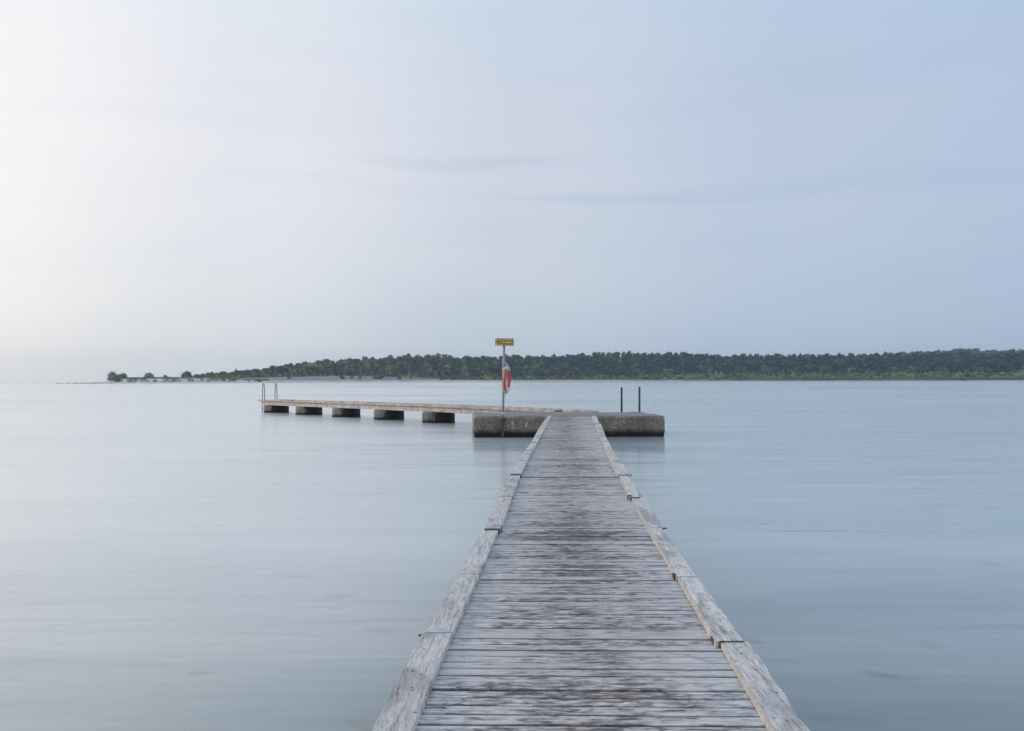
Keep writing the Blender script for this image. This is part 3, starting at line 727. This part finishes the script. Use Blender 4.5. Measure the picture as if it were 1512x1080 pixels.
# lifebuoy, hung nearly edge-on behind the post
bc = at_Y(747.9, 560.6, PY+.07)
buoy = empty('lifebuoy', bc); buoy.rotation_euler = (R(2), R(-3), R(77.5))
tag(buoy, 'red and white ring lifebuoy hanging nearly edge-on from the sign post', 'lifebuoy')
RM, Rm = .335, .053
def torus_arc(a0, a1, rm, seg=14, sec=14, RMx=RM):
    bm = bmesh.new(); rg = []
    for i in range(seg+1):
        a = a0+(a1-a0)*i/seg; c_ = Vector((math.cos(a)*RMx, 0, math.sin(a)*RMx)); d1 = Vector((math.cos(a), 0, math.sin(a)))
        rg.append([bm.verts.new(c_+d1*rm*math.cos(q*2*math.pi/sec)+Vector((0, rm*1.0*math.sin(q*2*math.pi/sec), 0))) for q in range(sec)])
    for r0, r1 in zip(rg, rg[1:]):
        for k in range(sec): bm.faces.new((r0[k], r0[(k+1) % sec], r1[(k+1) % sec], r1[k]))
    if a1-a0 < 6.2: bm.faces.new(rg[0]); bm.faces.new(rg[-1][::-1])
    else: bmesh.ops.remove_doubles(bm, verts=bm.verts, dist=1e-5)
    return bm
bobj('ring', torus_arc(0, 2*math.pi, Rm, 56), M['red'], buoy, True)
for ca, hw in ((90, 30), (270, 32)):
    bobj('white_band', torus_arc(R(ca-hw), R(ca+hw), Rm+.004), M['white'], buoy, True)
for ca in (57, 123, 236, 304): bobj('strap', torus_arc(R(ca-2.5), R(ca+2.5), Rm+.007, 3), M['rope'], buoy, True)
bm = bmesh.new(); pts = []
for k in range(49):
    a = 2*math.pi*k/48; rr = RM+Rm+.012+.02*abs(math.sin(2*a)); pts.append((math.cos(a)*rr, 0.0, math.sin(a)*rr))
tube(bm, pts, .010, 6, False); bobj('grab_rope', bm, M['rope'], buoy, True)
bm = bmesh.new(); tube(bm, [(-.02, 0, RM+.05), (-.04, 0, RM+.10), (-.10, .02, RM+.13), (-.15, .03, RM+.12)], .012, 6); bobj('hanging_loop', bm, M['rope'], buoy)
bm = bmesh.new(); tube(bm, [(.02, .0, -RM-.06), (.03, .03, -RM-.12), (.0, .05, -RM-.17)], .008, 5)
tube(bm, [(.0, .03, RM-.06), (.05, .05, .12), (.04, .04, -.12), (.0, .03, -RM+.05)], .028, 6); bobj('throw_line', bm, M['rope'], buoy)

# ------------------------------------------------------------------ wooden pier on round concrete pillars
D = Vector((-.597, .802, 0)); NN = Vector((.802, .597, 0))    # along (away from the platform), across (to the far side)
C5 = Vector((-2.88, 39.0, 0))
def pc(s_, off=0.0, z=0.0): q = C5+D*s_+NN*off; return Vector((q.x, q.y, z))
SEND = 15.6+.85; SBLK = -8.75; EW = .52
def ztop(s_): return lerp(s_, [-9, -3, 0, 8, 16.5], [.665, .70, .712, .69, .66])
pier = empty('pier', pc(0)); tag(pier, 'narrow wooden pier on round concrete pillars running off to the left of the platform', 'pier')
def loc(v): return v-pier.location
def beam(name, s0, s1, o0, o1, dz0, dz1, mat, parent=pier, nseg=1, kind=None):
    bm = bmesh.new()
    for k in range(nseg):
        a, b_ = s0+(s1-s0)*k/nseg, s0+(s1-s0)*(k+1)/nseg
        cs = []
        for s_, o_ in ((a, o0), (b_, o0), (b_, o1), (a, o1)):
            for dzv in (dz0, dz1): cs.append(bm.verts.new(loc(pc(s_, o_, ztop(s_)+dzv))))
        lo4, hi4 = cs[0::2], cs[1::2]
        bm.faces.new(lo4[::-1]); bm.faces.new(hi4)
        for q in range(4): bm.faces.new((lo4[q], lo4[(q+1) % 4], hi4[(q+1) % 4], hi4[q]))
    return bobj(name, bm, mat, parent)
cuts = [SBLK+.9, -7.2, -5.6, -4.3, -2.6, -1.1, .2, 1.9, 3.6, 5.2, 7.0, 8.8, 10.4, 12.1, 13.9, SEND-.55, SEND+.28]
for k in range(len(cuts)-1):
    j = random.uniform(-.02, .02)
    beam('curb_board', cuts[k]+.012, cuts[k+1]-.012, -EW-.03+j, -EW+.09+j, -.085+random.uniform(0, .006), random.uniform(-.012, .006), M['pier_wood'])
cuts2 = [SBLK-.05, -7.0, -5.0, -3.1, -1.0, 1.0, 3.1, 5.0, 7.1, 9.0, 11.0, 13.0, SEND-.2]
for k in range(len(cuts2)-1):
    j = random.uniform(-.02, .02)
    beam('curb_board', cuts2[k]+.012, cuts2[k+1]-.012, EW-.09+j, EW+.03+j, -.085, random.uniform(-.012, .004), M['pier_wood'])
bm = bmesh.new(); s_ = SBLK+.7
while s_ < SEND-.12:
    w_ = .115; h_ = random.uniform(-.004, .003)
    for (a, b_, o0, o1, z0_, z1_) in ((s_, s_+w_-.012, -EW-random.uniform(0, .02), EW+random.uniform(0, .02), -.135, -.088+h_),):
        cs = []
        for q, o_ in ((a, o0), (b_, o0), (b_, o1), (a, o1)):
            for zv in (z0_, z1_): cs.append(bm.verts.new(loc(pc(q, o_, ztop(q)+zv))))
        lo4, hi4 = cs[0::2], cs[1::2]; bm.faces.new(lo4[::-1]); bm.faces.new(hi4)
        for q in range(4): bm.faces.new((lo4[q], lo4[(q+1) % 4], hi4[(q+1) % 4], hi4[q]))
    s_ += w_
tag(bobj('deck_planks', bm, M['pier_top'], pier), kind='stuff')
for o0 in (-EW+.0, EW-.12):
    bs = [SBLK+.75, -4.0, 0, 3.9, 7.8, 11.7, SEND-.1]
    for k in range(len(bs)-1):
        beam('beam', bs[k]+.004, bs[k+1]-.004, o0, o0+.12, -.275+random.uniform(-.01, .01), -.138, M['pier_wood'])
def pillar(s_):
    bm = bmesh.new(); zt = ztop(s_)-.28; c_ = loc(pc(s_))
    prof = [(-.25, .655), (.02, .65), (.10, .635), (.16, .64), (zt-.05, .635), (zt, .60)]
    rg = []; seg = 40
    for z, r_ in prof:
        rg.append([bm.verts.new((c_.x+r_*math.cos(a*2*math.pi/seg)*(1+.012*mnoise.noise((a*.7, z*5, s_))), c_.y+r_*math.sin(a*2*math.pi/seg)*(1+.012*mnoise.noise((a*.7, z*5, s_))), z)) for a in range(seg)])
    for r0, r1 in zip(rg, rg[1:]):
        for k in range(seg): bm.faces.new((r0[k], r0[(k+1) % seg], r1[(k+1) % seg], r1[k]))
    bm.faces.new(rg[-1]); bm.faces.new(rg[0][::-1])
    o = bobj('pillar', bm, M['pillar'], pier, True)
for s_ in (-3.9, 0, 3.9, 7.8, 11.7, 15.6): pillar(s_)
# ladder on the outer end
le = pc(SEND, 0, 0); lad = empty('bathing_ladder', le); tag(lad, 'ladder with two hooped handrails on the far left end of the wooden pier', 'ladder')
def lpt(s_, o_, z): q = pc(s_, o_, z); return q-Vector(le)
tzl = CAM_H-(566.3-561.7)*(le.y)/F
for o_ in (-EW+.17, EW-.18):
    bm = bmesh.new(); pts = [lpt(SEND+.15, o_, -.5), lpt(SEND+.15, o_, .4), lpt(SEND+.075, o_, tzl-.16)]
    for k in range(7):
        a = math.pi*k/6; pts.append(lpt(SEND-.01+.085*math.cos(a), o_, tzl-.08+.08*math.sin(a)))
    pts += [lpt(SEND-.12, o_, tzl-.2), lpt(SEND-.18, o_, .575)]
    tube(bm, pts, .021, 8); bobj('handrail', bm, M['ladder'], lad, True)
for z in (-.3, -.05, .2, .42):
    bm = bmesh.new(); tube(bm, [lpt(SEND+.15, -EW+.17, z), lpt(SEND+.15, EW-.18, z)], .018, 6); bobj('rung', bm, M['ladder'], lad)
# dark flat mat on the pier
bm = bmesh.new(); q0 = pc(SEND-2.4, 0, 0)
for k in range(5): box(bm, -.60+.0*k, .60, -.13+.052*k, -.085+.052*k, 0, .035+.002*k, .004)
o = bobj('duckboard', bm, M['darkmetal'], None); o.location = pc(SEND-1.55, .24, ztop(SEND-1.5)-.045); o.rotation_euler.z = math.atan2(D.y, D.x)
tag(o, 'low dark slatted board lying on the pier by the hooped ladder', 'board')
bm = bmesh.new(); box(bm, -.14, .14, -.04, .04, 0, .05, .008); o = bobj('mooring_cleat', bm, M['darkmetal']); o.location = pc(SBLK+.72, -EW+.02, ztop(SBLK)-.04); o.rotation_euler.z = math.atan2(D.y, D.x)
tag(o, 'small dark metal cleat at the platform end of the near pier curb', 'cleat')

# ------------------------------------------------------------------ the jetty
jet = empty('jetty', (0, 0, 0)); tag(jet, 'long weathered grey plank jetty with low curbs leading out to the concrete platform', 'jetty')
LI = [(612, 1080), (643, 1006.6), (670.7, 935), (708.3, 855), (736.7, 786.7), (757.8, 734.4), (767.8, 704.4), (779.4, 682), (793.3, 657.5), (801.7, 638), (815, 616.5)]
RI = [(1131, 1080), (1096.7, 1017.5), (1063.3, 961.7), (1043, 931.7), (1028, 908), (998.3, 856), (980.7, 830), (954.8, 786), (931.7, 738), (913, 705), (902.7, 682.7), (893.5, 666.4), (889.9, 654.7), (884.8, 645.3), (880.4, 636.6), (876, 624.2), (873.1, 614)]
LP = sorted([on_deck(*p)[::-1] for p in LI]); RP = sorted([on_deck(*p)[::-1] for p in RI])
def xl(y): return lerp(y, [p[0] for p in LP], [p[1] for p in LP]) if y > LP[0][0] else LP[0][1]+(y-LP[0][0])*.049
def xr(y): return lerp(y, [p[0] for p in RP], [p[1] for p in RP]) if y > RP[0][0] else RP[0][1]+(y-RP[0][0])*.049
ENDY = A[1]-.02
# planks: a dozen shared shapes, unit length, edges slightly uneven
PV = []
for k in range(14):
    bm = bmesh.new(); r = random.Random(k+50); ns = 7; rows_ = []
    wv = .0435+r.uniform(-.002, .0015)
    for i in range(ns+1):
        x = -.5+i/ns; a = -wv+r.uniform(-.0018, .0018); b_ = wv+r.uniform(-.0018, .0018); zc = r.uniform(-.0008, .0008)
        cb = .004
        rows_.append([bm.verts.new(p) for p in ((x, a, -.030), (x, a, -cb+zc), (x, a+cb, zc), (x, b_-cb, zc), (x, b_, -cb+zc), (x, b_, -.030))])
    for r0, r1 in zip(rows_, rows_[1:]):
        for q in range(5): bm.faces.new((r0[q], r0[q+1], r1[q+1], r1[q]))
        bm.faces.new((r0[5], r0[0], r1[0], r1[5]))
    bm.faces.new(rows_[0]); bm.faces.new(rows_[-1][::-1])
    bmesh.ops.recalc_face_normals(bm, faces=bm.faces)
    me = bpy.data.meshes.new('plank'); bm.to_mesh(me); bm.free(); me.materials.append(M['deck']); PV.append(me)
y = 1.75; seam = on_deck(840, 705.5)[1]; k = 0; ysk = []; SEAM = seam
while y < ENDY-.05:
    pitch = .0945*random.uniform(.93, 1.06)
    w = pitch/.0945*.0945
    o = mobj('plank', random.choice(PV), jet)
    yc = y+w/2; ov = .125
    x0_, x1_ = xl(yc)-ov+random.uniform(-.008, .004), xr(yc)+ov+random.uniform(-.004, .008)
    o.location = ((x0_+x1_)/2, yc, dz(yc)+random.uniform(-.0025, .002)); o.scale = (x1_-x0_, (w-random.choice((.004, .005, .006, .008, .010, .013)))/.0870, 1)
    o.rotation_euler = (random.uniform(-.012, .012)+math.atan(SL), random.uniform(-.0012, .0012), R(-1.7)+random.uniform(-.0022, .0022))
    if abs(yc-SEAM) < .055 and not ysk:      # one dark brown joint board across the deck
        o.data = o.data.copy(); o.data.materials.clear(); o.data.materials.append(M['joint']); o.location.z -= .004; ysk.append(1)
        o['label'] = 'dark brown board at the joint between two deck sections'
    y += w
    if abs(y-seam) < .055: y += .02; seam = -99
    k += 1
# stringers and legs under the deck
for off in (-.45, 0, .45):
    bm = bmesh.new(); ys = np.linspace(1.8, ENDY-.03, 12)
    for a, b_ in zip(ys, ys[1:]):
        ca, cb = (xl(a)+xr(a))/2+off, (xl(b_)+xr(b_))/2+off
        prism(bm, [(ca-.04, a), (ca+.04, a), (cb+.04, b_), (cb-.04, b_)], lambda x, y_: dz(y_)-.20, lambda x, y_: dz(y_)-.034)
    bobj('stringer', bm, M['under'], jet)
for yy in np.arange(4.0, 28, 4.0):
    for s_ in (-1, 1):
        xm = (xl(yy)+xr(yy))/2+s_*.36
        bm = bmesh.new(); tube(bm, [(xm, yy, -1.0), (xm, yy, dz(yy)-.036)], .06, 10); bobj('pile', bm, M['under'], jet, True)
# curb boards: (y near, outer ratio, inner ratio) -> (y far, ...); thickness
LC = [(1400, -.532, -.421, 934.6, -.536, -.419, .033), (934, -.5285, -.419, 848, -.516, -.408, .035), (847.4, -.514, -.409, 782.5, -.507, -.402, .032),
      (780.5, -.4975, -.391, 733.6, -.509, -.396, .046), (733, -.507, -.391, 701.2, -.505, -.402, .038), (700, -.506, -.400, 680.0, -.479, -.383, .054),
      (679.6, -.483, -.385, 665.8, -.4685, -.3725, .046), (665.2, -.467, -.373, 653.8, -.441, -.345, .052), (653.2, -.438, -.345, 628.6, -.397, -.284, .044), (628.2, -.395, -.286, 614.2, -.311, -.213, .040)]
RC = [(1400, .704, .588, 947, .703, .597, .027), (946.5, .689, .581, 852, .68, .580, .034), (851.5, .678, .573, 780, .665, .563, .031),
      (779.5, .670, .563, 735, .681, .574, .028), (734, .652, .554, 702, .691, .580, .038), (701, .694, .570, 681, .700, .583, .048),
      (680.6, .699, .590, 664.6, .694, .589, .044), (664.2, .694, .589, 652.4, .707, .621, .038), (652, .707, .621, 644, .73, .6255, .034),
      (643.6, .73, .6255, 626, .813, .695, .040), (625.5, .789, .680, 614, .869, .746, .035)]
def curb(side, c, idx):
    ya, oa, ia, yb, ob, ib, th = c
    pts = [on_deck(828+oa*(ya-553), ya, th), on_deck(828+ia*(ya-553), ya, th), on_deck(828+ib*(yb-553), yb, th), on_deck(828+ob*(yb-553), yb, th)]
    if pts[3][1] > ENDY: pass
    bm = bmesh.new(); L = max(4, int((pts[3][1]-pts[0][1])/.06)); rg = []
    bt = .012
    for i in range(L+1):
        u = i/L; o_ = Vector(pts[0]).lerp(Vector(pts[3]), u); n_ = Vector(pts[1]).lerp(Vector(pts[2]), u)
        if side > 0: n_ = n_ + (Vector((bt+.001, 0)))
        wob = .008*mnoise.noise((o_.y*1.3, side*9, idx))+.009*mnoise.noise((o_.y*5, side*5, idx)); wz = .003*mnoise.noise((o_.y*2, 3, idx))
        ox = o_.x+(wob if 0 < i < L else wob)
        s_ = -1 if side < 0 else 1
        zt = th+wz; ch = .006
        a = [(ox, o_.y, dz(o_.y)+.003), (ox, o_.y, dz(o_.y)+zt-ch*1.6), (ox-s_*ch, o_.y, dz(o_.y)+zt), (n_.x+s_*ch*.7, n_.y, dz(n_.y)+zt), (n_.x, n_.y, dz(n_.y)+zt-ch*.7), (n_.x, n_.y, dz(n_.y)+.003)]
        rg.append([bm.verts.new(p) for p in a])
    for r0, r1 in zip(rg, rg[1:]):
        for q in range(6): bm.faces.new((r0[q], r0[(q+1) % 6], r1[(q+1) % 6], r1[q]))
    bm.faces.new(rg[0][::-1]); bm.faces.new(rg[-1])
    o = bobj('curb_board', bm, M['curb'], jet)
    if side > 0:
        bm = bmesh.new(); p1_, p2_ = pts[1], pts[2]
        prism(bm, [(p1_[0], p1_[1]), (p1_[0]+bt, p1_[1]), (p2_[0]+bt, p2_[1]), (p2_[0], p2_[1])], lambda x, y_: dz(y_)+.0025, lambda x, y_: dz(y_)+th-.002)
        b2 = bobj('batten', bm, M['batten'], o)
for i, c in enumerate(LC): curb(-1, c, i)
for i, c in enumerate(RC): curb(1, c, i)
# packing blocks whose dark ends show where the curb boards step, and coach bolts
def packer(px, py, sx, sz):
    x, yy = on_deck(px, py); bm = bmesh.new(); box(bm, -sx/2, sx/2, 0, .07, 0.003, sz, .003)
    o = bobj('packing_block', bm, M['under'], jet); o.location = (x, yy, dz(yy))
packer(1057.5, 954, .024, .028); packer(997.2, 857, .016, .030); packer(930.3, 739, .040, .044); packer(738.5, 787, .030, .045); packer(778.5, 683.8, .03, .045); packer(768, 707, .03, .04)
for px, py in ((981, 783), (623, 943), (931, 704)):
    x, yy = on_deck(px, py); bm = bmesh.new(); tube(bm, [(x-.016, yy, dz(yy)+.014), (x+.02, yy, dz(yy)+.014)], .006, 8); bobj('bolt', bm, M['rusty'], jet)
# nail heads
bm = bmesh.new(); y = 1.8
while y < 14:
    for s_ in (0.06, .5, .94):
        if random.random() < .75:
            x = xl(y)+(xr(y)-xl(y))*s_+random.uniform(-.012, .012)
            for q in (0, .03):
                bmesh.ops.create_circle(bm, cap_ends=True, radius=.0032, segments=6, matrix=Matrix.Translation((x+random.uniform(-.01, .01), y+q, dz(y)+.0032)))
    y += .0945
tag(bobj('nail_heads', bm, M['rusty'], jet), kind='stuff')
# bits lying on the planks
def strand(name, pix, lift, r_, mat, label, cat):
    bm = bmesh.new(); tube(bm, [(*on_deck(px, py), dz(on_deck(px, py)[1])+l_) for (px, py), l_ in zip(pix, lift)], r_, 5)
    tag(bobj(name, bm, mat, None, True), label, cat)
strand('string', [(667, 957), (674, 954), (682, 952), (691, 951.5), (697, 953), (703, 956.5), (704, 958)], [.004, .010, .014, .014, .012, .006, .004], .0013, M['white'], 'short white string curling over the planks from the left curb', 'string')
strand('twig', [(626, 1048.5), (637, 1047.5), (648, 1047), (658, 1047)], [.006, .006, .006, .005], .0016, M['under'], 'thin dark twig lying on the planks beside the left curb', 'twig')
strand('straw', [(745, 895), (757, 894.5), (768, 896), (775, 898)], [.004, .006, .006, .004], .0012, M['batten'], 'pale straw lying across the planks left of the middle', 'straw')

# ------------------------------------------------------------------ air
bm = bmesh.new(); box(bm, -2650, 2650, -450, 2650, -1.5, 62)
me = bpy.data.meshes.new('haze'); bm.to_mesh(me); bm.free()
hm = bpy.data.materials.new('haze_air'); hm.use_nodes = True; t = hm.node_tree; t.nodes.clear()
pv = N(t, 'ShaderNodeVolumePrincipled'); pv.inputs['Color'].default_value = (.70, .85, 1.0, 1); pv.inputs['Density'].default_value = .00018; pv.inputs['Anisotropy'].default_value = .6
o_ = N(t, 'ShaderNodeOutputMaterial'); t.links.new(pv.outputs[0], o_.inputs['Volume'])
tag(mobj('haze', me, None, hm), kind='stuff')
